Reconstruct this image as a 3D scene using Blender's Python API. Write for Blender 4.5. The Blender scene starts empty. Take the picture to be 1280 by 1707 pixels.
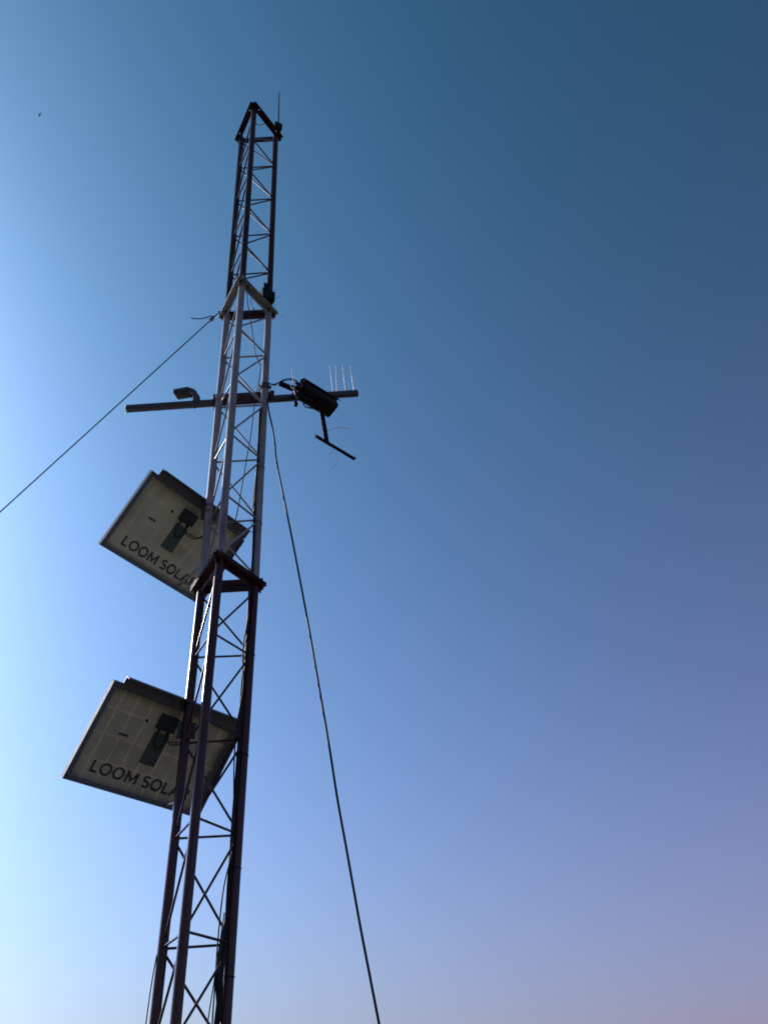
import bpy, bmesh, math, random
from mathutils import Vector, Matrix
R = math.radians
random.seed(7)
S = bpy.context.scene
C = S.collection

# ------------------------------------------------------------------ camera
EYE = Vector((0, 0, 1.6))
FPX, PW, PH = 1504.95, 1280.0, 1707.0
PITCH, ROLL, YAW = R(37.3439), R(-3.1747), R(12.1351)
FWD = Vector((math.sin(YAW)*math.cos(PITCH), math.cos(YAW)*math.cos(PITCH), math.sin(PITCH)))
_r = Vector((math.cos(YAW), -math.sin(YAW), 0)); _u = _r.cross(FWD)
RGT = math.cos(ROLL)*_r + math.sin(ROLL)*_u
UP = -math.sin(ROLL)*_r + math.cos(ROLL)*_u
cd = bpy.data.cameras.new('camera'); cam = bpy.data.objects.new('camera', cd); C.objects.link(cam)
cd.sensor_fit = 'HORIZONTAL'; cd.sensor_width = 36; cd.lens = FPX/PW*36
cd.clip_start = .05; cd.clip_end = 20000
M = Matrix.Identity(4)
for i in range(3):
    M[i][0], M[i][1], M[i][2], M[i][3] = RGT[i], UP[i], -FWD[i], EYE[i]
cam.matrix_world = M
S.camera = cam

# ------------------------------------------------------------------ sky, sun, exposure
SUN_EL, SUN_AZ = R(28.0), R(-50)          # azimuth from +Y, negative = left of the mast
w = bpy.data.worlds.new('World'); S.world = w; w.use_nodes = True
nt = w.node_tree; nt.nodes.clear()
sky = nt.nodes.new('ShaderNodeTexSky'); sky.sky_type = 'NISHITA'; sky.sun_disc = False
sky.sun_elevation = SUN_EL; sky.sun_rotation = SUN_AZ
sky.altitude = 0; sky.air_density = 1.4; sky.dust_density = 4.0; sky.ozone_density = 1.0
bg = nt.nodes.new('ShaderNodeBackground'); bg.inputs[1].default_value = .08
wo = nt.nodes.new('ShaderNodeOutputWorld')
# the phone's colour response (one curve, one gain per channel) and the pinkish dust haze that hugs the whole horizon
def mth(op, a, b=None):
    q = nt.nodes.new('ShaderNodeMath'); q.operation = op
    for i, v in enumerate((a, b)):
        if v is None: continue
        if isinstance(v, (int, float)): q.inputs[i].default_value = v
        else: nt.links.new(v, q.inputs[i])
    return q.outputs[0]
wtc = nt.nodes.new('ShaderNodeTexCoord'); sx = nt.nodes.new('ShaderNodeSeparateXYZ'); nt.links.new(wtc.outputs['Generated'], sx.inputs[0])
haze_w = mth('EXPONENT', mth('MULTIPLY', mth('ARCSINE', mth('MAXIMUM', sx.outputs['Z'], 0.)), -1/R(18)))
sp = nt.nodes.new('ShaderNodeSeparateColor'); cb = nt.nodes.new('ShaderNodeCombineColor'); nt.links.new(sky.outputs[0], sp.inputs[0])
SKY_K = .08
for i, (gm_, gn_, hz_) in enumerate(((1.68, .0152, .33), (1.44, .0448, .11), (1.80, .0368, .36))):
    v = mth('ADD', mth('MULTIPLY', mth('POWER', mth('MINIMUM', sp.outputs[i], 16.), gm_), gn_/SKY_K), mth('MULTIPLY', haze_w, hz_/SKY_K))
    nt.links.new(v, cb.inputs[i])
nt.links.new(cb.outputs[0], bg.inputs[0]); nt.links.new(bg.outputs[0], wo.inputs[0])
sd = bpy.data.lights.new('sun', 'SUN'); so = bpy.data.objects.new('sun', sd); C.objects.link(so)
sd.energy = 4.2; sd.angle = R(.53); sd.color = (1, .93, .82)
sdir = Vector((math.sin(SUN_AZ)*math.cos(SUN_EL), math.cos(SUN_AZ)*math.cos(SUN_EL), math.sin(SUN_EL)))
so.rotation_euler = sdir.to_track_quat('Z', 'Y').to_euler(); so.location = sdir*60
vs = S.view_settings; vs.view_transform = 'Standard'; vs.look = 'None'; vs.exposure = 0; vs.gamma = 1
vs.use_curve_mapping = False
S.cycles.filter_width = 1.9                # a phone lens is a little soft

# ------------------------------------------------------------------ survey helpers
def ray(px, py): return (FWD + RGT*((px-PW/2)/FPX) - UP*((py-PH/2)/FPX))
def at(px, py, Y): d = ray(px, py); return EYE + d*(Y/d.y)            # point at a given distance Y
def atz(px, py, z): d = ray(px, py); return EYE + d*((z-EYE.z)/d.z)   # point at a given height
def atd(px, py, dep): return EYE + ray(px, py)*dep

# ------------------------------------------------------------------ materials
def mat(name, col, rough=.5, metal=0., var=.15, scale=20., bump=.0, dirt=None, dirtamt=.5, dscale=6., spec=.5, stretch=None):
    m = bpy.data.materials.new(name); m.use_nodes = True
    n = m.node_tree.nodes; l = m.node_tree.links; b = n['Principled BSDF']
    tc = n.new('ShaderNodeTexCoord'); mp = n.new('ShaderNodeMapping'); l.new(tc.outputs['Object'], mp.inputs[0])
    if stretch: mp.inputs['Scale'].default_value = stretch
    nz = n.new('ShaderNodeTexNoise'); nz.inputs['Scale'].default_value = scale; nz.inputs['Detail'].default_value = 6
    l.new(mp.outputs[0], nz.inputs[0])
    cr = n.new('ShaderNodeValToRGB'); cr.color_ramp.elements[0].position = .3; cr.color_ramp.elements[1].position = .7
    cr.color_ramp.elements[0].color = (*[c*(1-var) for c in col], 1); cr.color_ramp.elements[1].color = (*[min(1, c*(1+var)) for c in col], 1)
    l.new(nz.outputs[0], cr.inputs[0]); out = cr.outputs[0]
    if dirt:
        n2 = n.new('ShaderNodeTexNoise'); n2.inputs['Scale'].default_value = dscale; n2.inputs['Detail'].default_value = 8; n2.inputs['Roughness'].default_value = .65
        l.new(mp.outputs[0], n2.inputs[0])
        r2 = n.new('ShaderNodeValToRGB'); r2.color_ramp.elements[0].position = .52; r2.color_ramp.elements[1].position = .72
        r2.color_ramp.elements[0].color = (0, 0, 0, 1); r2.color_ramp.elements[1].color = (dirtamt,)*3+(1,)
        l.new(n2.outputs[0], r2.inputs[0])
        mx = n.new('ShaderNodeMixRGB'); l.new(r2.outputs[0], mx.inputs[0]); l.new(out, mx.inputs[1]); mx.inputs[2].default_value = (*dirt, 1)
        out = mx.outputs[0]
    l.new(out, b.inputs['Base Color'])
    mr = n.new('ShaderNodeMapRange'); mr.inputs[3].default_value = max(.02, rough-.08); mr.inputs[4].default_value = min(1, rough+.12)
    l.new(nz.outputs[0], mr.inputs[0]); l.new(mr.outputs[0], b.inputs['Roughness'])
    b.inputs['Metallic'].default_value = metal; b.inputs['Specular IOR Level'].default_value = spec
    if bump:
        bp = n.new('ShaderNodeBump'); bp.inputs['Strength'].default_value = bump; bp.inputs['Distance'].default_value = .004
        l.new(nz.outputs[0], bp.inputs['Height']); l.new(bp.outputs[0], b.inputs['Normal'])
    return m
RED = mat('red_oxide_paint', (.046, .0105, .0085), .23, 0, .3, 14, .012, (.03, .022, .02), .8, 9, spec=.32, stretch=(1, 1, .3))
WHITE = mat('weathered_white_paint', (.245, .236, .218), .32, 0, .14, 12, .04, (.085, .055, .04), .85, 9, stretch=(1, 1, .3))
GALV = mat('galvanised_steel', (.22, .23, .24), .38, .7, .2, 40, .06, (.08, .07, .06), .5, 8)
DGALV = mat('dull_dark_steel', (.06, .065, .07), .42, .5, .25, 30, .08, (.05, .03, .02), .5, 8)
SPIKE = mat('sun_glint_white', (.85, .86, .88), .4, 0, .05, 60)  # white colour stands in for the sun glint on thin rods and wires
BRIGHT = mat('bright_steel_wire', (.75, .76, .78), .22, 1, .1, 60)
ALU = mat('anodised_aluminium', (.105, .125, .15), .62, .0, .12, 50, .03, (.10, .09, .08), .4, 9)
BLACK = mat('black_plastic', (.006, .006, .008), .5, 0, .3, 30, .05, (.02, .018, .016), .4, 9, spec=.2)
JBOX = mat('dark_grey_plastic', (.030, .036, .036), .5, 0, .2, 20, .03, spec=.3)
RUBBER = mat('black_cable_sheath', (.009, .010, .013), .52, 0, .3, 40, .03, spec=.22)
WIRE = mat('steel_guy_wire', (.05, .052, .056), .4, .7, .2, 60)
SHEET = mat('panel_backsheet', (.54, .53, .36), .55, 0, .12, 4, .02, (.31, .28, .18), .85, 2.4)
def translucent(m, f):
    n = m.node_tree.nodes; l = m.node_tree.links; b = n['Principled BSDF']; o = n['Material Output']
    tr = n.new('ShaderNodeBsdfTranslucent'); tr.inputs[0].default_value = (.9, .80, .5, 1); mx = n.new('ShaderNodeMixShader'); mx.inputs[0].default_value = f
    l.new(b.outputs[0], mx.inputs[1]); l.new(tr.outputs[0], mx.inputs[2]); l.new(mx.outputs[0], o.inputs[0])
translucent(SHEET, .13)
GLASS = bpy.data.materials.new('panel_glass'); GLASS.use_nodes = True
_n = GLASS.node_tree.nodes; _l = GLASS.node_tree.links; _n.clear()
_o = _n.new('ShaderNodeOutputMaterial'); _t = _n.new('ShaderNodeBsdfTransparent'); _g = _n.new('ShaderNodeBsdfGlossy'); _g.inputs['Roughness'].default_value = .05
_f = _n.new('ShaderNodeFresnel'); _m = _n.new('ShaderNodeMixShader'); _l.new(_f.outputs[0], _m.inputs[0]); _l.new(_t.outputs[0], _m.inputs[1]); _l.new(_g.outputs[0], _m.inputs[2]); _l.new(_m.outputs[0], _o.inputs[0])
PRINT = mat('black_print', (.045, .052, .055), .6, 0, .2, 30)
STICK = mat('grey_green_label', (.055, .085, .072), .5, 0, .12, 25)
CELL = mat('solar_cell_glass', (.01, .014, .035), .08, 0, .15, 8)
CONC = mat('concrete', (.28, .27, .25), .85, 0, .2, 9, .3, (.15, .14, .12), .6, 3)
FEATHER = mat('dark_feather', (.03, .026, .024), .8, 0, .25, 30)

# ------------------------------------------------------------------ mesh builder
class MB:
    def __init__(s): s.bm = bmesh.new()
    def tube(s, pts, r, n=12, cap=True, closed=False):
        pts = [Vector(p) for p in pts]; bm = s.bm; rings = []
        rr = r if isinstance(r, (list, tuple)) else [r]*len(pts)
        t0 = (pts[1]-pts[0]).normalized(); a = t0.orthogonal().normalized()
        for i, p in enumerate(pts):
            if i == 0: t = t0
            elif i == len(pts)-1: t = (pts[i]-pts[i-1]).normalized()
            else: t = ((pts[i]-pts[i-1]).normalized()+(pts[i+1]-pts[i]).normalized()).normalized()
            a = (a-t*a.dot(t)).normalized(); b = t.cross(a)
            rings.append([bm.verts.new(p+(a*math.cos(2*math.pi*k/n)+b*math.sin(2*math.pi*k/n))*rr[i]) for k in range(n)])
        for i in range(len(rings)-1):
            for k in range(n):
                f = bm.faces.new((rings[i][k], rings[i][(k+1) % n], rings[i+1][(k+1) % n], rings[i+1][k])); f.smooth = True
        if cap:
            bm.faces.new([bm.verts.new(v.co) for v in reversed(rings[0])]); bm.faces.new([bm.verts.new(v.co) for v in rings[-1]])   # own verts keep the side normals straight
        return s
    def hollow(s, p0, p1, r, wall, n=20):
        p0, p1 = Vector(p0), Vector(p1); t = (p1-p0).normalized(); a = t.orthogonal().normalized(); b = t.cross(a); bm = s.bm
        def ring(p, q): return [bm.verts.new(p+(a*math.cos(2*math.pi*k/n)+b*math.sin(2*math.pi*k/n))*q) for k in range(n)]
        o0, o1, i0, i1 = ring(p0, r), ring(p1, r), ring(p0, r-wall), ring(p1, r-wall)
        for k in range(n):
            j = (k+1) % n
            for q in ((o0[k], o0[j], o1[j], o1[k]), (i0[j], i0[k], i1[k], i1[j])): f = bm.faces.new(q); f.smooth = True
        for O, I in ((o0, i0), (o1, i1)):
            O2 = [bm.verts.new(v.co) for v in O]; I2 = [bm.verts.new(v.co) for v in I]
            for k in range(n): bm.faces.new((O2[k], O2[(k+1) % n], I2[(k+1) % n], I2[k]))
        return s
    def box(s, c, ax, ay, az, bev=0):      # centre and three half-vectors
        c, ax, ay, az = Vector(c), Vector(ax), Vector(ay), Vector(az); bm = s.bm
        v = [bm.verts.new(c+ax*i+ay*j+az*k) for i in (-1, 1) for j in (-1, 1) for k in (-1, 1)]
        fs = [bm.faces.new([v[q] for q in f]) for f in ((0, 1, 3, 2), (4, 6, 7, 5), (0, 4, 5, 1), (2, 3, 7, 6), (0, 2, 6, 4), (1, 5, 7, 3))]
        if bev:
            es = list({e for f in fs for e in f.edges})
            bmesh.ops.bevel(bm, geom=es, offset=bev, segments=2, profile=.5, affect='EDGES')
        return s
    def prism(s, poly, o, x, y, z, bev=0): # polygon in (x,y) from origin o, extruded along z
        o, x, y, z = Vector(o), Vector(x), Vector(y), Vector(z); bm = s.bm
        a = [bm.verts.new(o+x*p+y*q) for p, q in poly]; b = [bm.verts.new(o+x*p+y*q+z) for p, q in poly]
        n = len(a); fs = [bm.faces.new(list(reversed(a))), bm.faces.new(b)]
        for i in range(n): fs.append(bm.faces.new((a[i], a[(i+1) % n], b[(i+1) % n], b[i])))
        if bev:
            es = list({e for f in fs for e in f.edges})
            bmesh.ops.bevel(bm, geom=es, offset=bev, segments=2, profile=.5, affect='EDGES')
        return s
    def build(s, name, m, parent=None, smooth=None):
        bmesh.ops.recalc_face_normals(s.bm, faces=s.bm.faces)
        me = bpy.data.meshes.new(name); s.bm.to_mesh(me); s.bm.free(); me.materials.append(m)
        o = bpy.data.objects.new(name, me); C.objects.link(o)
        if parent:
            o.parent = parent; o.matrix_parent_inverse = parent.matrix_world.inverted()
        return o
def tag(o, label, cat, group=None):
    o['label'] = label; o['category'] = cat
    if group: o['group'] = group
    return o
def thing(name, loc, label, cat, group=None):
    o = bpy.data.objects.new(name, None); C.objects.link(o); o.empty_display_size = .1
    o.matrix_world = Matrix.Translation(Vector(loc)); o.location = loc
    return tag(o, label, cat, group)
def catmull(P, n=8):
    P = [Vector(p) for p in P]; out = []
    Q = [P[0]*2-P[1]]+P+[P[-1]*2-P[-2]]
    for i in range(1, len(Q)-2):
        for k in range(n):
            t = k/n; a, b, c, d = Q[i-1], Q[i], Q[i+1], Q[i+2]
            out.append(.5*((2*b)+(c-a)*t+(2*a-5*b+4*c-d)*t*t+(3*b-a-3*c+d)*t**3))
    return out+[P[-1]]
def with_holes(o, holes):                  # drill (centre, axis, radius) through a part
    b = MB()
    for c, ax, r in holes: b.tube([Vector(c)-Vector(ax)*.03, Vector(c)+Vector(ax)*.03], r, 12)
    bmesh.ops.remove_doubles(b.bm, verts=b.bm.verts, dist=1e-6); k = b.build('drill', DGALV)
    md = o.modifiers.new('b', 'BOOLEAN'); md.object = k; md.operation = 'DIFFERENCE'; md.solver = 'EXACT'
    mw = o.parent; bpy.context.view_layer.update()
    me = bpy.data.meshes.new_from_object(o.evaluated_get(bpy.context.evaluated_depsgraph_get()))
    o.modifiers.clear(); o.data = me; bpy.data.objects.remove(k)

# ------------------------------------------------------------------ ground
gm = mat('dry_dark_soil', (.075, .06, .042), .95, 0, .35, .8, .4, (.045, .055, .025), .9, .25)
g = MB(); bm = g.bm
NR, NA = 26, 48; rows = []
c0 = bm.verts.new((0, 5.5, 0))
for i in range(1, NR+1):
    rad = 1.2*(1.42**i); rows.append([])
    for k in range(NA):
        a = 2*math.pi*k/NA; amp = 0 if rad < 8 else min(.25, .01*rad)
        rows[-1].append(bm.verts.new((rad*math.cos(a), 5.5+rad*math.sin(a), random.uniform(-amp, 0))))
for k in range(NA): bm.faces.new((c0, rows[0][k], rows[0][(k+1) % NA]))
for i in range(NR-1):
    for k in range(NA): bm.faces.new((rows[i][k], rows[i+1][k], rows[i+1][(k+1) % NA], rows[i][(k+1) % NA]))
go = g.build('ground', gm); go['kind'] = 'structure'

# ------------------------------------------------------------------ mast geometry (surveyed)
MX, MY = 0., 5.5176
SIDE, TH = .38656, R(-12.398)
RAD = SIDE/math.sqrt(3)
FL = [11.208, 8.208, 5.208, 2.208]         # joint heights
BAY, Z1 = .6120, 10.6263
LR = .0305
def sway(z):                               # the mast is a little kinked at its joints
    ks = [(-1, -.082), (2.208, -.0386), (5.208, 0), (8.208, 0), (11.208, -.0216), (12.2, -.029)]
    for (a, b), (c, d) in zip(ks, ks[1:]):
        if z <= c: return b+(d-b)*(z-a)/(c-a)
    return ks[-1][1]
LEGA = {k: TH+R(a) for k, a in (('B', -90), ('A', 150), ('C', 30))}
def leg(k, z): a = LEGA[k]; return Vector((MX+RAD*math.cos(a)+sway(z), MY+RAD*math.sin(a), z))

foot = MB(); foot.box((MX-.06, MY, .10), (.42, 0, 0), (0, .42, 0), (0, 0, .12), .02)
fo = foot.build('concrete_footing', CONC); tag(fo, 'square concrete footing that carries the lattice mast on the ground', 'footing')

mast = thing('lattice_mast', (MX-.06, MY, .22), 'tall three-legged lattice mast painted in dark red and white bands', 'mast')
ZB = [(11.175, 8.222), (8.194, 5.222), (5.194, 2.222), (2.194, .18)]
PAINT = [RED, WHITE, RED, WHITE]
for s_, (zt, zb) in enumerate(ZB):
    for k in 'ABC':
        b = MB(); zt2 = zt+(.05 if s_ == 0 else 0)
        b.tube([leg(k, zt2), leg(k, (zt+zb)/2), leg(k, zb)], LR, 20)
        b.build('leg', PAINT[s_], mast)
def between(k1, z1, k2, z2, cut=.022):
    p, q = leg(k1, z1), leg(k2, z2); d = (q-p).normalized(); return p+d*cut, q-d*cut
for s_ in range(4):
    lv = [Z1-3*s_-BAY*i for i in range(4)]
    lv = [z for z in lv if z > .5]
    for z in lv:
        for a, b_ in (('A', 'C'), ('B', 'C'), ('A', 'B')):
            p, q = between(a, z+random.uniform(-.006, .006), b_, z+random.uniform(-.006, .006))
            MB().tube([p, q], .0078, 8).build('rung', PAINT[s_], mast)
    full = [FL[s_]-.06]+lv+([FL[s_+1]+.06] if s_ < 3 else [])
    for zt, zb in zip(full, full[1:]):
        short = (zt-zb) < .55
        for a, b_ in (('A', 'C'), ('C', 'B'), ('B', 'A')):
            p, q = between(a, zt-.012, b_, zb+.012)
            MB().tube([p, q], .0078, 8).build('brace', PAINT[s_], mast)
# joint rings of angle iron
UPV = Vector((0, 0, 1))
def ring(z, side, paints, holes=False):
    """side +1: flat flange at the bottom, web up (lower end of a section); -1: flat flange on top, web down"""
    for i_, ((a, b_), pm) in enumerate(zip((('A', 'C'), ('C', 'B'), ('B', 'A')), paints)):
        p, q = leg(a, z), leg(b_, z); d = (q-p).normalized()
        mid = (p+q)/2+UPV*side*.0026*i_; out = Vector((mid.x-MX-sway(z), mid.y-MY, 0)).normalized()
        L = (q-p).length+2*.056+.004*i_; t = .007; W_ = .060; H_ = .050
        poly = [(0, 0), (W_, 0), (W_, t), (t, t), (t, H_), (0, H_)]
        m = MB(); o = mid-d*(L/2)+out*(LR-.024)
        m.prism(poly, o, out, UPV*side, d*L, .0012)
        br = m.build('flange_bar', pm, mast)
        hs = []
        for e in (-1, 1):
            for off in (.052, ):
                hs.append(mid+d*e*(L/2-off-.05)+out*(LR+.006)+UPV*side*t/2)
        if holes: with_holes(br, [(h, UPV, .0085) for h in hs])
        elif side > 0:
            for h in hs:
                bb = MB(); bb.tube([h+UPV*.004, h+UPV*.016], .012, 6); bb.tube([h-UPV*.026, h-UPV*.013], .0125, 6); bb.tube([h-UPV*.036, h+UPV*.006], .0065, 8)
                bb.build('bolt', DGALV, br)
ring(11.240, -1, (RED, RED, RED), True)
ring(8.211, 1, (RED, WHITE, WHITE)); ring(8.205, -1, (RED, WHITE, WHITE))  # white ring's rear bar coloured red to darken it, standing in for shade
ring(5.211, 1, (RED, RED, RED)); ring(5.205, -1, (RED, RED, RED))
ring(2.211, 1, (WHITE,)*3); ring(2.205, -1, (WHITE,)*3)

# ------------------------------------------------------------------ solar panels
PANW, PANH = 1.022, .669
def panel(rows_, t, label, lead_to):
    u, v, n = [Vector([r[i] for r in rows_]).normalized() for i in range(3)]
    c = Vector(t)+EYE
    root = thing('solar_panel', c, label, 'solar panel', 'solar panels on the mast')
    def P(a, b, d=0): return c+u*a+v*b+n*d
    hw, hh = PANW/2, PANH/2; D = .035; lip = .034; t_ = .0022
    # four frame profiles: outer wall + back lip, with mitred look
    def side(p0, p1, inw):
        d = (p1-p0); m = MB()
        poly = [(0, 0), (lip, 0), (lip, t_), (t_, t_), (t_, D-.006), (.011, D-.006), (.011, D), (0, D)]
        m.prism(poly, p0, inw, -n, d, .0006); m.build('frame_bar', ALU, root)
    side(P(-hw, hh), P(hw, hh), -v); side(P(-hw, -hh), P(hw, -hh), v)
    side(P(-hw, -hh+.0015), P(-hw, hh-.0015), u); side(P(hw, -hh+.0015), P(hw, hh-.0015), -u)
    m = MB(); m.box(P(0, 0, -.029), u*(hw-.004), v*(hh-.004), n*.0006); m.build('backsheet', SHEET, root)
    m = MB(); m.box(P(0, 0, -.0318), u*(hw-.004), v*(hh-.004), n*.0015); gl = m.build('glass', GLASS, root)
    for i in range(9):
        for j in range(4):
            m = MB(); m.box(P(-hw+.062+i*.1122, -hh+.08+j*.170, -.0297), u*.0520, v*.0810, n*.0002); m.build('cell', CELL, gl)
    # lettering
    m = MB(); lay = 0
    def ribbon(pl, wd, closed=False):
        nonlocal lay
        lay += 1; q = [Vector((x, y)) for x, y in pl]; N = len(q); lft = []; rgt = []
        for i in range(N):
            a_ = q[i-1] if (i or closed) else None; b2 = q[(i+1) % N] if (i < N-1 or closed) else None
            d1 = (q[i]-a_).normalized() if a_ is not None else (b2-q[i]).normalized(); d2 = (b2-q[i]).normalized() if b2 is not None else d1
            n1 = Vector((-d1.y, d1.x)); n2 = Vector((-d2.y, d2.x)); nn = (n1+n2).normalized(); k = wd/2/max(.55, nn.dot(n1))
            lft.append(q[i]+nn*k); rgt.append(q[i]-nn*k)
        z = -.0274+lay*.00012
        f = lambda p: m.bm.verts.new(P(p.x, p.y, z))
        lv = [f(p) for p in lft]; rv = [f(p) for p in rgt]
        for i in range(N if closed else N-1):
            j = (i+1) % N; m.bm.faces.new((rv[i], rv[j], lv[j], lv[i]))
    H0, CAP, XS, wd = -.252, .080, .0975, .0165; x = -.362
    def put(pl, closed=False): ribbon([(x+a_*XS, H0+b2*CAP) for a_, b2 in pl], wd, closed)
    ell = lambda cx, cy, rx, ry, a0, a1, nn=14: [(cx+rx*math.cos(R(a0+(a1-a0)*i/nn)), cy+ry*math.sin(R(a0+(a1-a0)*i/nn))) for i in range(nn+1)]
    for ch in 'LOOM SOLAR':
        if ch == 'L': put([(.08, 1), (.08, .08), (.52, .08)]); w_ = .52
        elif ch == 'O': put(ell(.42, .5, .36, .44, 0, 360, 24)[:-1], True); w_ = .84
        elif ch == 'M': put([(.10, 0), (.10, 1)]); put([(.10, .92), (.47, .22), (.84, .92)]); put([(.84, 1), (.84, 0)]); w_ = .94
        elif ch == 'S': put(ell(.30, .73, .22, .20, 40, 270, 10)+ell(.30, .28, .24, .215, 90, -140, 10)[1:]); w_ = .56
        elif ch == 'A': put([(.02, 0), (.38, .96)]); put([(.38, .96), (.74, 0)]); put([(.16, .32), (.60, .32)]); w_ = .76
        elif ch == 'R': put([(.08, 0), (.08, 1)]); put([(.08, .93), (.32, .93)]+ell(.32, .70, .20, .23, 90, -90, 8)[1:]+[(.08, .47)]); put([(.30, .45), (.58, 0)]); w_ = .60
        else: w_ = .12
        x += (w_+.13)*XS
    m.build('lettering', PRINT, root)
    # rating label, printed marks, junction box
    m = MB(); m.box(P(-.012, .005, -.0277), u*.060, v*.112, n*.0004); m.build('rating_label', STICK, root)
    m = MB(); m.box(P(-.262, .03, -.0279), u*.034, v*.008, n*.0003); m.build('printed_mark', PRINT, root)
    m = MB(); m.tube([P(-.16, .165, -.0282), P(-.16, .165, -.0275)], .013, 12); m.build('printed_mark', PRINT, root)
    m = MB(); m.box(P(-.02, .195, -.010), u*.068, v*.052, n*.017, .006)
    jb = m.build('junction_box', JBOX, root)
    m = MB(); m.box(P(-.02, .195, .008), u*.056, v*.042, n*.003, .002); m.build('lid', JBOX, jb)
    for e in (-1, 1): m = MB(); m.tube([P(-.02+e*.035, .146, -.012), P(-.02+e*.035, .120, -.012)], .009, 10); m.build('cable_gland', BLACK, jb)
    m = MB(); m.tube(catmull([P(.015, .122, -.012), P(.03, .085, -.01), P(.075, .075, 0), P(.14, .10, .02), lead_to+n*.03, lead_to+Vector((.01, 0, .12))]), .004, 8); m.build('lead', RUBBER, jb)
    m = MB(); m.tube(catmull([P(-.055, .122, -.012), P(-.05, .07, -.015), P(-.02, .02, -.02), P(.01, .03, -.01), P(.03, .09, -.008), P(.06, .09, .002), P(.14, .115, .025), lead_to+n*.03+Vector((0, 0, .03))]), .004, 8); m.build('lead', RUBBER, jb)
    # mounting angle along the top edge and a lower rail, both bolted to the frame
    hold = lead_to
    m = MB(); t2 = .005; poly = [(0, 0), (.085, 0), (.085, t2), (t2, t2), (t2, .050), (0, .050)]
    m.prism(poly, P(-.452, .392, .004), -v, n, u*.968, .001); rl = m.build('mounting_rail', GALVD, root)
    with_holes(rl, [(P(x, .318, .006), n, .006) for x in (-.40, .06)])
    m = MB(); m.prism([(0, 0), (.05, 0), (.05, t2), (t2, t2), (t2, .035), (0, .035)], P(.505, -.325, .004), -u, n, v*.625, .001); m.build('mounting_rail', GALVD, root)
    return root, P, u, v, n
GALVD = mat('mounting_angle_steel', (.115, .12, .13), .45, .35, .2, 25, .06, (.06, .05, .04), .5, 7)
T1 = [[.718, .4992, .4851], [.6953, -.4815, -.5336], [-.0328, .7204, -.6928]]
T2 = [[.8111, .3966, .4299], [.5843, -.5147, -.6275], [-.0276, .7601, -.6492]]
for T, t, lab, zc, zz in ((T1, (-.3984, 5.8941, 4.1692), 'upper grey-backed solar panel hanging behind the white band of the mast', 5.86, 4.6),
                          (T2, (-.3611, 5.8529, 2.4203), 'lower grey-backed solar panel hanging behind the lower dark red band of the mast', 4.06, 2.9)):
    root, P, u, v, n = panel(T, t, lab, leg('A', zc-.12)+Vector((.0, .032, 0)))
    # clamps that hold the rail to the left leg, lower stay bar
    for zz in (zc+.09, zc+.03):
        a = leg('A', zz); m = MB()
        m.tube([a+Vector((math.cos(q), math.sin(q), 0))*(LR+.004) for q in [R(x) for x in range(-170, -9, 16)]]+[a+Vector((LR+.004, .10, 0))], .004, 6)
        m.tube([a+Vector((-LR-.004, -.004, 0)), a+Vector((-LR-.004, .10, 0))], .004, 6)
        m.build('clamp_bolt', DGALV, root)
    a = leg('A', zc+.06)
    m = MB(); m.box(a+Vector((0, .055, 0)), (.06, 0, 0), (0, .022, 0), (0, 0, .05), .002); m.build('clamp_block', DGALV, root)
    b = leg('A', zc-.42)+Vector((0, LR, 0)); e = P(.25, -.30, .004)
    MB().tube([b, e], .011, 8).build('stay_bar', GALVD, root)

# ------------------------------------------------------------------ crossarm
ZX = 5.40+1.6
def on_back(px, py, dy=.07): return at(px, py, MY+.15+dy)
pl, pr_ = on_back(209, 681.5, .0), on_back(595.5, 655.5, .10)
arm = thing('crossarm', (pl+pr_)/2, 'dark horizontal pipe crossarm clamped behind the white band of the mast', 'crossarm')
MB().hollow(pl, pr_, .033, .004, 24).build('pipe', DGALV, arm)
ad = (pr_-pl).normalized()
def on_arm(px):
    lo, hi = 0., 1.
    for _ in range(40):
        t = (lo+hi)/2; p = pl+(pr_-pl)*t; d = p-EYE; x = PW/2+FPX*d.dot(RGT)/d.dot(FWD)
        if x < px: lo = t
        else: hi = t
    return pl+(pr_-pl)*lo
q0, q1 = on_arm(354), on_arm(456); mid = (q0+q1)/2
av = ad.cross(UPV).normalized(); au = av.cross(ad)
nb = Vector((av.x, av.y, 0)).normalized()
if nb.y > 0: nb = -nb                       # towards the camera
m = MB(); H2 = .056
m.prism([(-H2, 0), (H2, 0), (H2, -.03), (H2-.006, -.03), (H2-.006, -.006), (-H2+.006, -.006), (-H2+.006, -.03), (-H2, -.03)], q0+nb*.040+UPV*.008, UPV, nb, q1-q0, .001)
m.build('mounting_channel', RED, arm)
for k in 'AC':
    zc = on_arm(368 if k == 'A' else 441).z+.008
    a = leg(k, zc)
    m = MB(); m.hollow(a-UPV*.028, a+UPV*.028, LR+.008, .007, 20); m.build('clamp', WHITE if k == 'A' else DGALV, arm)
    for e in (-1, 1):
        m = MB(); o = a+Vector((e*(LR+.016), 0, 0)); m.tube([o+Vector((0, -.012, 0)), o+Vector((0, .13, 0))], .006, 8); m.tube([o+Vector((0, -.02, 0)), o+Vector((0, -.008, 0))], .011, 6)
        m.build('clamp_bolt', DGALV, arm)
for e in (q0+ad*.02, q1-ad*.02):
    m = MB(); m.box(e+nb*.028+UPV*.01, ad*.016, nb*.01, UPV*.062, .002); m.build('end_plate', DGALV, arm)

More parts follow.
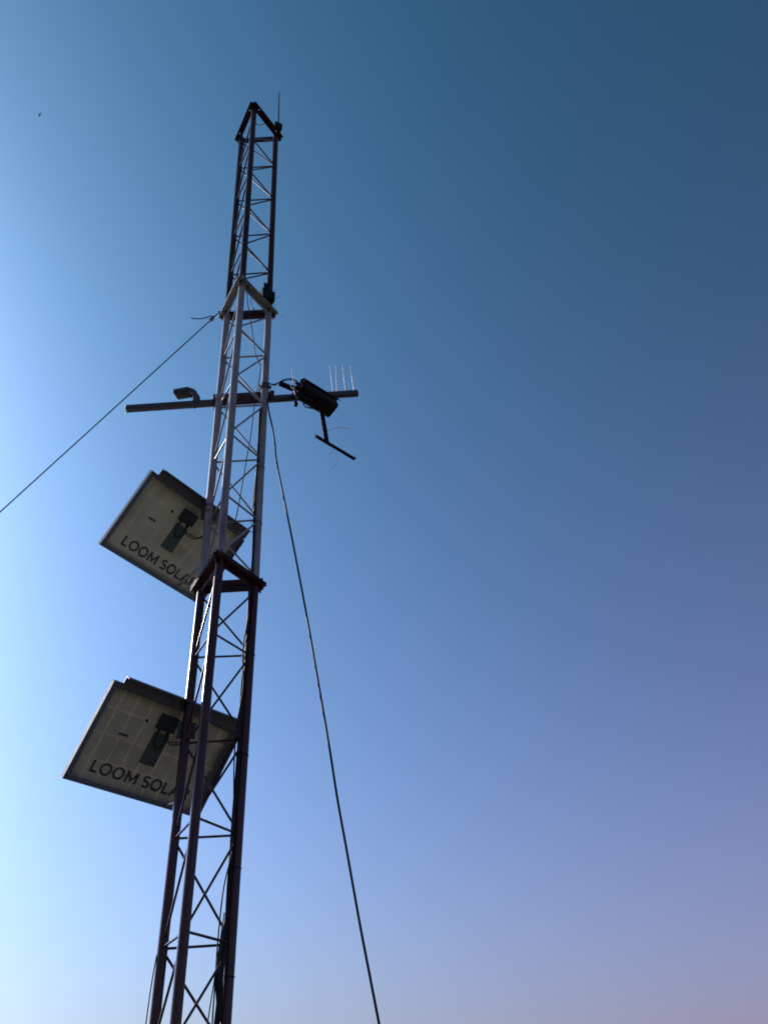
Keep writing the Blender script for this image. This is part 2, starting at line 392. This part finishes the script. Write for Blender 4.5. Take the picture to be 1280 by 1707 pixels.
# ------------------------------------------------------------------ flat-headed lamp on the left pipe
pf = on_arm(325)
fl = thing('floodlight', pf+UPV*.03, 'small flat rounded lamp on a bent arm, on the left end of the crossarm', 'lamp')
zh = pf.z+.135
hc = [atz(288, 650.5, zh), atz(313, 646.5, zh), atz(324, 660, zh), atz(296, 665.5, zh)]
hm = sum(hc, Vector())/4; hx = ((hc[1]-hc[0])+(hc[2]-hc[3]))/4; hy = ((hc[0]-hc[3])+(hc[1]-hc[2]))/4
poly = []
for sx, sy, a0 in ((1, 1, 0), (-1, 1, 90), (-1, -1, 180), (1, -1, 270)):
    for q in range(4):
        a = R(a0+q*30); poly.append((sx*.78+.22*math.cos(a), sy*.78+.22*math.sin(a)))
m = MB(); m.prism(poly, hm-UPV*.012, hx, hy, UPV*.03, .004); m.build('head', DGALV, fl)
m = MB(); m.prism([(x*.82, y*.82) for x, y in poly], hm-UPV*.016, hx, hy, UPV*.005); m.build('lens', DGALV, fl)
m = MB(); e0 = hm+hx*.75+hy*.1; pts = catmull([e0, e0+hx*.35+UPV*-.004, pf+Vector((.0, -.01, .105)), pf+Vector((.012, 0, .05)), pf+Vector((.016, 0, .02))], 5)
sd_ = hy.normalized()
for p0, p1 in zip(pts, pts[1:]):
    dd = (p1-p0); nn = dd.cross(sd_).normalized(); m.box((p0+p1)/2, dd*.54, sd_*.030, nn*.019)
m.build('bent_arm', DGALV, fl)
m = MB(); m.hollow(pf+ad*-.02, pf+ad*.02, .034, .005, 20); m.tube([pf-UPV*.03, pf-UPV*.048], .008, 6); m.build('clamp', DGALV, fl)
MB().tube([e0+UPV*-.012+hx*.1-hy*.6, pf+Vector((-.02, -.02, .03))], .005, 8).build('stay', BRIGHT, fl)

# ------------------------------------------------------------------ camera on the right pipe
pc = on_arm(505)
cc = at(527, 664.5, pc.y-.085)
sc = thing('security_camera', cc, 'black box-shaped outdoor camera tilted on a bracket at the right of the crossarm', 'camera')
BD = Vector((.80, .60, 0)).normalized()
# horizontal direction whose picture slope matches the housing
def slope(p, d):
    def pj(q): r = q-EYE; z = r.dot(FWD); return PW/2+FPX*r.dot(RGT)/z, PH/2-FPX*r.dot(UP)/z
    a, b = pj(p), pj(p+d*.1); return (b[1]-a[1])/(b[0]-a[0])
best = min(range(5, 85), key=lambda q: abs(slope(cc, Vector((math.cos(R(q)), math.sin(R(q)), 0)))-.60))
BD = Vector((math.cos(R(best)), math.sin(R(best)), 0)); BS = Vector((-BD.y, BD.x, 0))
BU = (UPV*.94+BS*.34).normalized(); BS2 = BD.cross(BU)
m = MB()
prof = [(-.070, -.050), (-.050, -.066), (.050, -.066), (.070, -.050), (.070, .040), (.045, .062), (-.045, .062), (-.070, .040)]
m.prism([(x*1.12, y*1.12) for x, y in prof], cc-BD*.18, BS2, BU, BD*.36, .005); hs = m.build('housing', BLACK, sc)
m = MB(); pf2 = [(-.078, .02), (-.074, .048), (-.048, .070), (.048, .070), (.074, .048), (.078, .02), (.083, .02), (.079, .051), (.050, .075), (-.050, .075), (-.079, .051), (-.083, .02)]
m.prism([(x*1.13, y*1.13) for x, y in pf2], cc-BD*.19, BS2, BU, BD*.40); m.build('sun_shield', BLACK, sc)
m = MB(); m.tube([cc+BD*.17-BU*.005, cc+BD*.19-BU*.005], .05, 20); m.build('lens', CELL, sc)
m = MB(); m.box(cc-BD*.193, BD*.014, BS2*.060, BU*.052, .006); m.build('rear_cap', BLACK, sc)
# bracket wing with holes, clamp, thumb knob
wg = [at(469, 640, cc.y-.02), at(476, 637, cc.y-.02), at(500, 653, cc.y), at(490, 656, cc.y)]
dd = (wg[2]-wg[0]).normalized(); m = MB(); m.box((wg[0]+wg[2])/2, dd*((wg[2]-wg[0]).length/2+.02), dd.cross(FWD).normalized()*.024, FWD*.004, .002)
m.build('bracket', BLACK, sc)
m = MB(); m.hollow(pc-ad*.03, pc+ad*.03, .036, .006, 20); m.box((pc+cc)/2, ad*.03, (cc-pc)*.4, UPV*.03, .004); m.build('clamp', BLACK, sc)
kn = at(493, 673, cc.y+.02); m = MB(); m.tube([kn+UPV*.012+BS*.0, kn-UPV*.022], [.020, .017], 10); m.tube([kn+UPV*.06, kn], .008, 8); m.build('knob', BLACK, sc)
m = MB(); m.tube(catmull([at(503, 668, cc.y), at(508, 677, cc.y-.01), at(517, 680, cc.y-.01), at(527, 681, cc.y), at(535, 676, cc.y+.02)]), .006, 8); m.build('strap', BLACK, sc)
m = MB(); m.tube([cc-BD*.20-BU*.02, cc-BD*.245-BU*.026], [.022, .016], 10); m.tube([cc-BD*.20+BU*.03+BS2*.02, cc-BD*.235+BU*.036+BS2*.02], .013, 10); m.build('cable_gland', BLACK, sc)
m = MB(); m.tube(catmull([cc-BD*.24-BU*.026, cc-BD*.29-BU*.05, cc-BD*.27-BU*.11, cc-BD*.18-BU*.125, cc-BD*.08-BU*.105, cc-BD*.02-BU*.082]), .0065, 8); m.build('lead', RUBBER, sc)
m = MB(); m.box(cc-BU*.085+BD*.02, BD*.05, BS2*.035, BU*.018, .004); m.tube([cc-BU*.088+BD*.02-BS2*.05, cc-BU*.088+BD*.02+BS2*.05], .014, 10); m.build('hinge', BLACK, sc)
a0, a1 = at(534, 672, cc.y+.05), at(545, 738, cc.y+.05)
sw = (a1-a0).cross(FWD).normalized(); fd = (a1-a0).cross(sw).normalized()
m = MB(); m.box((a0+a1)/2, (a1-a0)/2, sw*.019, fd*.012, .002); m.build('drop_arm', BLACK, sc)
b0 = atz(526.5, 727, a1.z); b1 = atz(592, 766, a1.z-.06); bd = (b1-b0).normalized(); bs = bd.cross(UPV).normalized()
m = MB(); m.prism([(-.018, 0), (.018, 0), (.018, .004), (-.014, .004), (-.014, .032), (-.018, .032)], b0, bs, UPV, b1-b0, .0008); xb = m.build('foot_bar', BLACK, sc)
with_holes(xb, [(b0+bd*q+UPV*.002, UPV, .005) for q in (.04, (b1-b0).length*.42)])
m = MB(); m.tube(catmull([b1-bd*.02, b1+UPV*.03, b1+UPV*.055+bd*.004]), .003, 8); m.build('hook', WIRE, sc)
# cable from the mast to the camera
e0 = leg('C', on_arm(441).z+.06)+Vector((.028, -.02, 0)); e0.y = leg('C', 7).y-.03
for dz, nm in ((0, 0), (.018, 1)):
    pts = [e0-UPV*(.02+dz), at(458, 642-nm*2, e0.y), at(470, 634+nm*1.5, e0.y-.01), at(482, 631+nm*2, cc.y+.0), at(492, 633.5+nm, cc.y), at(500, 640, cc.y+.02)]
    o = MB().tube(catmull(pts), .0045, 8).build('cable', RUBBER)
    tag(o, ('upper' if not nm else 'lower')+' of two short black cables looping from the mast to the camera', 'cable', 'camera cables')

# spikes standing on the right end of the pipe
for i, (xb_, xt, yt) in enumerate(((555, 550, 609), (562, 560, 610), (576.5, 571, 608.5), (590.5, 584, 610))):
    b = on_arm(xb_)+UPV*.026; t = at(xt, yt, b.y-.02)
    o = MB().tube([b-UPV*.004, b+UPV*.014], .010, 8).tube([b, b+(t-b)*.5, t], [.0050, .0056, .0034], 8).build('wire_spike', SPIKE)
    tag(o, ('leftmost', 'second from the left', 'third from the left', 'rightmost')[i]+' of the four thin bright spikes on the right pipe end', 'spike', 'spikes on the crossarm')
b = at(491, 656, cc.y-.075); t = at(486.5, 612, cc.y-.09)
o = MB().tube([b, (b+t)/2, t], [.0050, .0056, .003], 8).build('wire_spike', SPIKE); tag(o, 'single thin bright spike rising in front of the camera bracket', 'spike', 'spikes on the crossarm')
o = MB().tube(catmull([a0.lerp(a1, .72), at(556, 714, a1.y), at(568, 712.8, a1.y-.01), at(580, 714, a1.y-.01), at(588, 716, a1.y-.01)]), [.0030]*25+[.0022]*8, 8).build('loose_wire', SPIKE)
tag(o, 'short curved bright wire sticking out beside the camera drop arm', 'wire')
for (p0, p1, lab) in (((549, 757), (557, 749), 'tiny loose wire end hanging under the middle of the foot bar'), ((553, 781), (562, 770), 'loose thin wire end hanging lowest beneath the foot bar')):
    mdl = ((p0[0]+p1[0])/2+1, (p0[1]+p1[1])/2)
    o = MB().tube(catmull([at(*p0, a1.y), at(*mdl, a1.y), at(*p1, a1.y), b0.lerp(b1, .5)]), .0012, 6).build('loose_wire', WIRE); tag(o, lab, 'wire')

# ------------------------------------------------------------------ box at the upper joint, whip on the top
bz = leg('C', 8.36)
jb = thing('junction_enclosure', bz+Vector((.0, 0, -.1)), 'small black box with short wires on the right leg above the upper joint', 'box')
bc = at(444, 496, bz.y-.06)
m = MB(); m.box(bc, (.062, .02, 0), (-.02, .045, 0), (0, 0, .068), .008); m.build('case', BLACK, jb)
m = MB(); m.box(bc+Vector((.01, -.05, -.01)), (.05, .016, 0), (-.004, .008, 0), (0, 0, .052), .003); m.build('lid', BLACK, jb)
m = MB(); m.box(bc+Vector((-.005, .02, .17)), (.028, 0, 0), (0, .02, 0), (0, 0, .05), .006); m.build('surge_block', BLACK, jb)
m = MB(); s0 = bc+Vector((-.05, 0, .06)); m.tube([s0, at(437, 470, bc.y)], [.0044, .0022], 8); m.build('spike', SPIKE, jb)
m = MB(); m.tube(catmull([bc+Vector((.05, 0, .02)), at(457, 499, bc.y), at(463, 496, bc.y), at(468, 493.5, bc.y)]), .0018, 6); m.build('wire_end', WIRE, jb)
m = MB(); m.tube(catmull([bc+Vector((-.0, 0, .06)), at(448, 482, bc.y-.03), at(453, 476, bc.y-.02), at(455, 466, bc.y)]), .0015, 6); m.build('wire_end', WIRE, jb)
m = MB(); m.tube(catmull([bc+Vector((.06, 0, -.05)), at(464, 522, bc.y), at(470, 527, bc.y), at(475, 533, bc.y)]), .0012, 6); m.build('wire_end', WIRE, jb)

tc = leg('C', 11.26)
wb = at(464, 208, tc.y+.02)
wh = thing('whip_antenna', wb, 'thin upright whip antenna on the top right corner of the mast', 'antenna')
MB().tube([wb, at(465.2, 153.5, tc.y+.02)], [.0095, .006], 10).build('rod', DGALV, wh)
m = MB(); m.box(wb+Vector((-.005, 0, -.035)), (.045, .012, 0), (-.008, .03, 0), (0, 0, .05), .008); m.build('base', BLACK, wh)
m = MB(); m.tube([wb-UPV*.01, wb+UPV*.03], .013, 10); m.build('collar', DGALV, wh)
o = MB().tube(catmull([wb-UPV*.05, at(444, 205, MY+.05), at(434, 208, MY), at(427, 206, MY-.1)]), .004, 8).build('cable', RUBBER)
tag(o, 'short sagging black cable inside the top ring of the mast', 'cable')

# ------------------------------------------------------------------ guy wire and cables
ga = leg('A', 8.20)+Vector((-.075, .01, -.01)); ga = at(364, 521.5, ga.y); gb = at(0, 850, 6.2)
gd = (gb-ga); anchor = ga+gd*((.25-ga.z)/gd.z)
guy = thing('guy_wire', ga, 'thin steel guy wire running from the upper joint down to the left', 'guy wire')
MB().tube([ga+(anchor-ga)*(i/12)-UPV*.04*math.sin(math.pi*i/12) for i in range(13)], .0055, 8).build('wire', WIRE, guy)
k0 = at(350, 527, ga.y+.01)
m = MB(); m.tube(catmull([ga.lerp(gb, .02), k0, at(340, 530, ga.y), at(328, 531, ga.y), at(318.5, 530, ga.y)]), .005, 8); m.build('tail', WIRE, guy)
m = MB()
for q in (.030, .036, .042): p = ga.lerp(gb, q); m.box(p, gd.normalized()*.008, gd.cross(UPV).normalized()*.012, gd.cross(UPV).cross(gd).normalized()*.014, .002)
m.build('wire_clip', GALV, guy)
m = MB(); m.tube(catmull([ga+Vector((.03, .0, .03)), ga+Vector((.0, -.01, .0)), ga+Vector((.03, .0, -.03))]), .006, 8); m.build('shackle', DGALV, guy)
m = MB(); m.box((anchor.x, anchor.y, .10), (.2, 0, 0), (0, .2, 0), (0, 0, .13), .02); o = m.build('anchor_block', CONC); tag(o, 'concrete anchor block holding the guy wire on the ground to the left', 'anchor')
m = MB(); m.tube([Vector((anchor.x, anchor.y, .2)), anchor], .012, 8); m.build('eye_bolt', GALV, o)

# long black cable dropping to the right
cp = [(445, 664), (448.5, 688), (454, 712), (458.5, 741), (459.3, 757), (463.5, 783), (471, 819), (478, 854), (487, 899), (510, 1020), (530, 1135), (548, 1240), (562, 1330), (576, 1408), (589, 1481), (601, 1548), (616, 1626), (632, 1709)]
c_top = leg('C', 7.0)+Vector((.03, -.03, 0)); d0 = (c_top-EYE).dot(FWD); d1 = d0*.56
pts = []
for i, (x, y) in enumerate(cp):
    t = (y-664)/(1709-664); dep = 1/((1-t)/d0+t/d1); pts.append(atd(x, y, dep))
dv = (pts[-1]-pts[-3]).normalized(); end = pts[-1]+dv*((.02-pts[-1].z)/dv.z); pts.append(pts[-1].lerp(end, .5)); pts.append(end)
o = MB().tube(catmull(pts, 5), .0072, 10).build('cable', RUBBER); tag(o, 'long black cable slanting from the crossarm down to the lower right', 'cable')
m = MB(); m.box((end.x, end.y, .02), (.09, 0, 0), (0, .09, 0), (0, 0, .05), .01); o = m.build('ground_box', CONC); tag(o, 'small concrete pit box where the slanting cable reaches the ground', 'box')

def leg_cable(k, zs, off, r, lab, wob=.006, rnd=1):
    rg = random.Random(rnd); pts = []
    for z, (dx, dy) in zip(zs, off): pts.append(leg(k, z)+Vector((dx+rg.uniform(-wob, wob), dy+rg.uniform(-wob, wob), 0)))
    o = MB().tube(catmull(pts, 6), r, 8).build('cable', RUBBER); tag(o, lab, 'cable', 'cables along the right leg'); return o
def zr(a, b, n): return [a+(b-a)*i/(n-1) for i in range(n)]
leg_cable('C', zr(6.95, .25, 24), [(-.030, -.026)]*14+[(-.036, -.028), (-.05, -.03), (-.058, -.034), (-.05, -.03), (-.038, -.026), (-.034, -.03), (-.032, -.028), (-.03, -.03), (-.03, -.03), (-.03, -.03)], .0085, 'thickest black cable strapped to the inner side of the right leg', .004, 3)
leg_cable('C', zr(6.95, .25, 22), [(-.036, -.008)]*22, .006, 'black cable running straight down the right leg behind the thickest one', .009, 5)
leg_cable('C', zr(5.15, .25, 20), [(-.042, -.030), (-.03, -.032), (-.045, -.03), (-.04, -.028), (-.055, -.02), (-.05, -.03), (-.045, -.03), (-.03, -.034), (-.06, -.03), (-.075, -.03)]+[(-.075, -.035), (-.07, -.04), (-.06, -.04), (-.05, -.035), (-.045, -.03), (-.04, -.03), (-.05, -.03), (-.05, -.03), (-.04, -.03), (-.03, -.03)], .0045, 'thin black cable bowing away from the right leg in the lower red band', .008, 9)
leg_cable('C', zr(2.95, .25, 10), [(-.05, -.03), (-.078, -.034), (-.10, -.04), (-.108, -.03), (-.10, -.04), (-.106, -.04), (-.108, -.035), (-.10, -.03), (-.09, -.03), (-.06, -.03)], .0035, 'thinnest wire hanging clear of the right leg near the bottom of the picture', .004, 11)
leg_cable('C', zr(2.45, .25, 8), [(-.044, -.020)]*8, .0085, 'thick slack cable hugging the right leg below the tied-up bunch', .003, 21)
leg_cable('C', zr(4.3, 2.9, 8), [(-.040, -.022)]*8, .0065, 'black cable lying against the right leg beside the lower panel', .003, 23)
# cable wrapped where the slack is tied up
b = leg('C', 2.60); m = MB()
for i in range(5):
    rg = random.Random(40+i); xo = -.034-.0065*i
    m.tube(catmull([leg('C', 2.98)+Vector((-.03, -.02, 0)), leg('C', 2.80)+Vector((xo*.9, -.03+rg.uniform(-.01, .01), 0)), leg('C', 2.63)+Vector((xo-.004, -.035+rg.uniform(-.012, .012), 0)), leg('C', 2.52)+Vector((xo*.95, -.03, 0)), leg('C', 2.40)+Vector((-.032, -.02, 0))], 6), .008, 8)
o = m.build('cable_coil', RUBBER); tag(o, 'thick bunch of tied-up slack cable bulging from the lower right leg', 'cable bundle')
# thin wire inside the white band
wp = [(410, 470, 8.35), (414, 512, 8.2), (421, 555, 7.9), (426, 590, 7.6), (434, 612, 7.4), (429, 650, 7.05), (424, 674, 6.9), (418, 725, 6.5), (411, 765, 6.3), (403, 812, 6.0), (393, 866, 5.7), (388, 882, 5.6)]
o = MB().tube(catmull([at(x, y, MY+(.02 if i < 4 else .10)) for i, (x, y, _) in enumerate(wp)], 6), .0042, 8).build('cable', RUBBER)
tag(o, 'thin black wire slanting inside the white band down to the upper panel', 'cable')
o = MB().tube(catmull([at(418, 497, MY+.05), at(419, 507, MY+.05), at(423, 515, MY+.05), at(429, 521, MY+.1), at(437, 530, MY+.1)], 6), .004, 8).build('cable', RUBBER)
tag(o, 'short black wire bending inside the upper joint ring', 'cable')
o = MB().tube(catmull([leg('A', 2.75)+Vector((-.028, -.012, 0)), at(256, 1620, leg('A', 2).y-.02), at(252, 1645, leg('A', 2).y-.02), at(248, 1672, leg('A', 2).y-.02), at(243, 1709, leg('A', 2).y-.02), leg('A', 1.2)+Vector((-.07, -.02, 0)), leg('A', .3)+Vector((-.04, -.02, 0))], 6), .0035, 8).build('cable', RUBBER)
tag(o, 'thin wire beside the left leg at the bottom of the picture', 'cable')
# black cable ties round the right leg
for i, z in enumerate((6.3, 5.75, 4.62, 3.9, 3.2, 2.62, 2.3)):
    a = leg('C', z); m = MB(); pts = []
    for q in range(13):
        th = 2*math.pi*q/12; pts.append(a+Vector((-.010+(.042)*math.cos(th), -.006+.040*math.sin(th), .002*q/12)))
    m.tube(pts, .0022, 6); o = m.build('cable_tie', RUBBER)
    tag(o, ('topmost', 'second', 'third', 'fourth', 'fifth', 'sixth', 'lowest')[i]+' black cable tie counted from the top of the right leg', 'cable tie', 'cable ties on the right leg')

# ------------------------------------------------------------------ bird high in the sky
bp = atd(66, 190.5, 70); bx = (UP*.93+RGT*.36).normalized(); bz_ = FWD; by = bx.cross(bz_)
m = MB(); m.tube([bp+by*.10, bp+by*.05, bp, bp-by*.06, bp-by*.12], [.012, .030, .036, .026, .008], 10)
bm = m.bm
for e in (-1, 1):
    a = [bp+by*.045, bp+bx*e*.10+by*.05+bz_*.03, bp+bx*e*.20+by*.0+bz_*.07, bp+bx*e*.11-by*.03+bz_*.03, bp-by*.04]
    m.prism([(0, 0), (.10*e, .055), (.21*e, -.01), (.10*e, -.04), (0, -.05)], bp-bz_*.004, bx+bz_*.3, by, bz_*.010)
o = m.build('bird', FEATHER); tag(o, 'tiny dark bird gliding high in the upper left sky', 'bird')
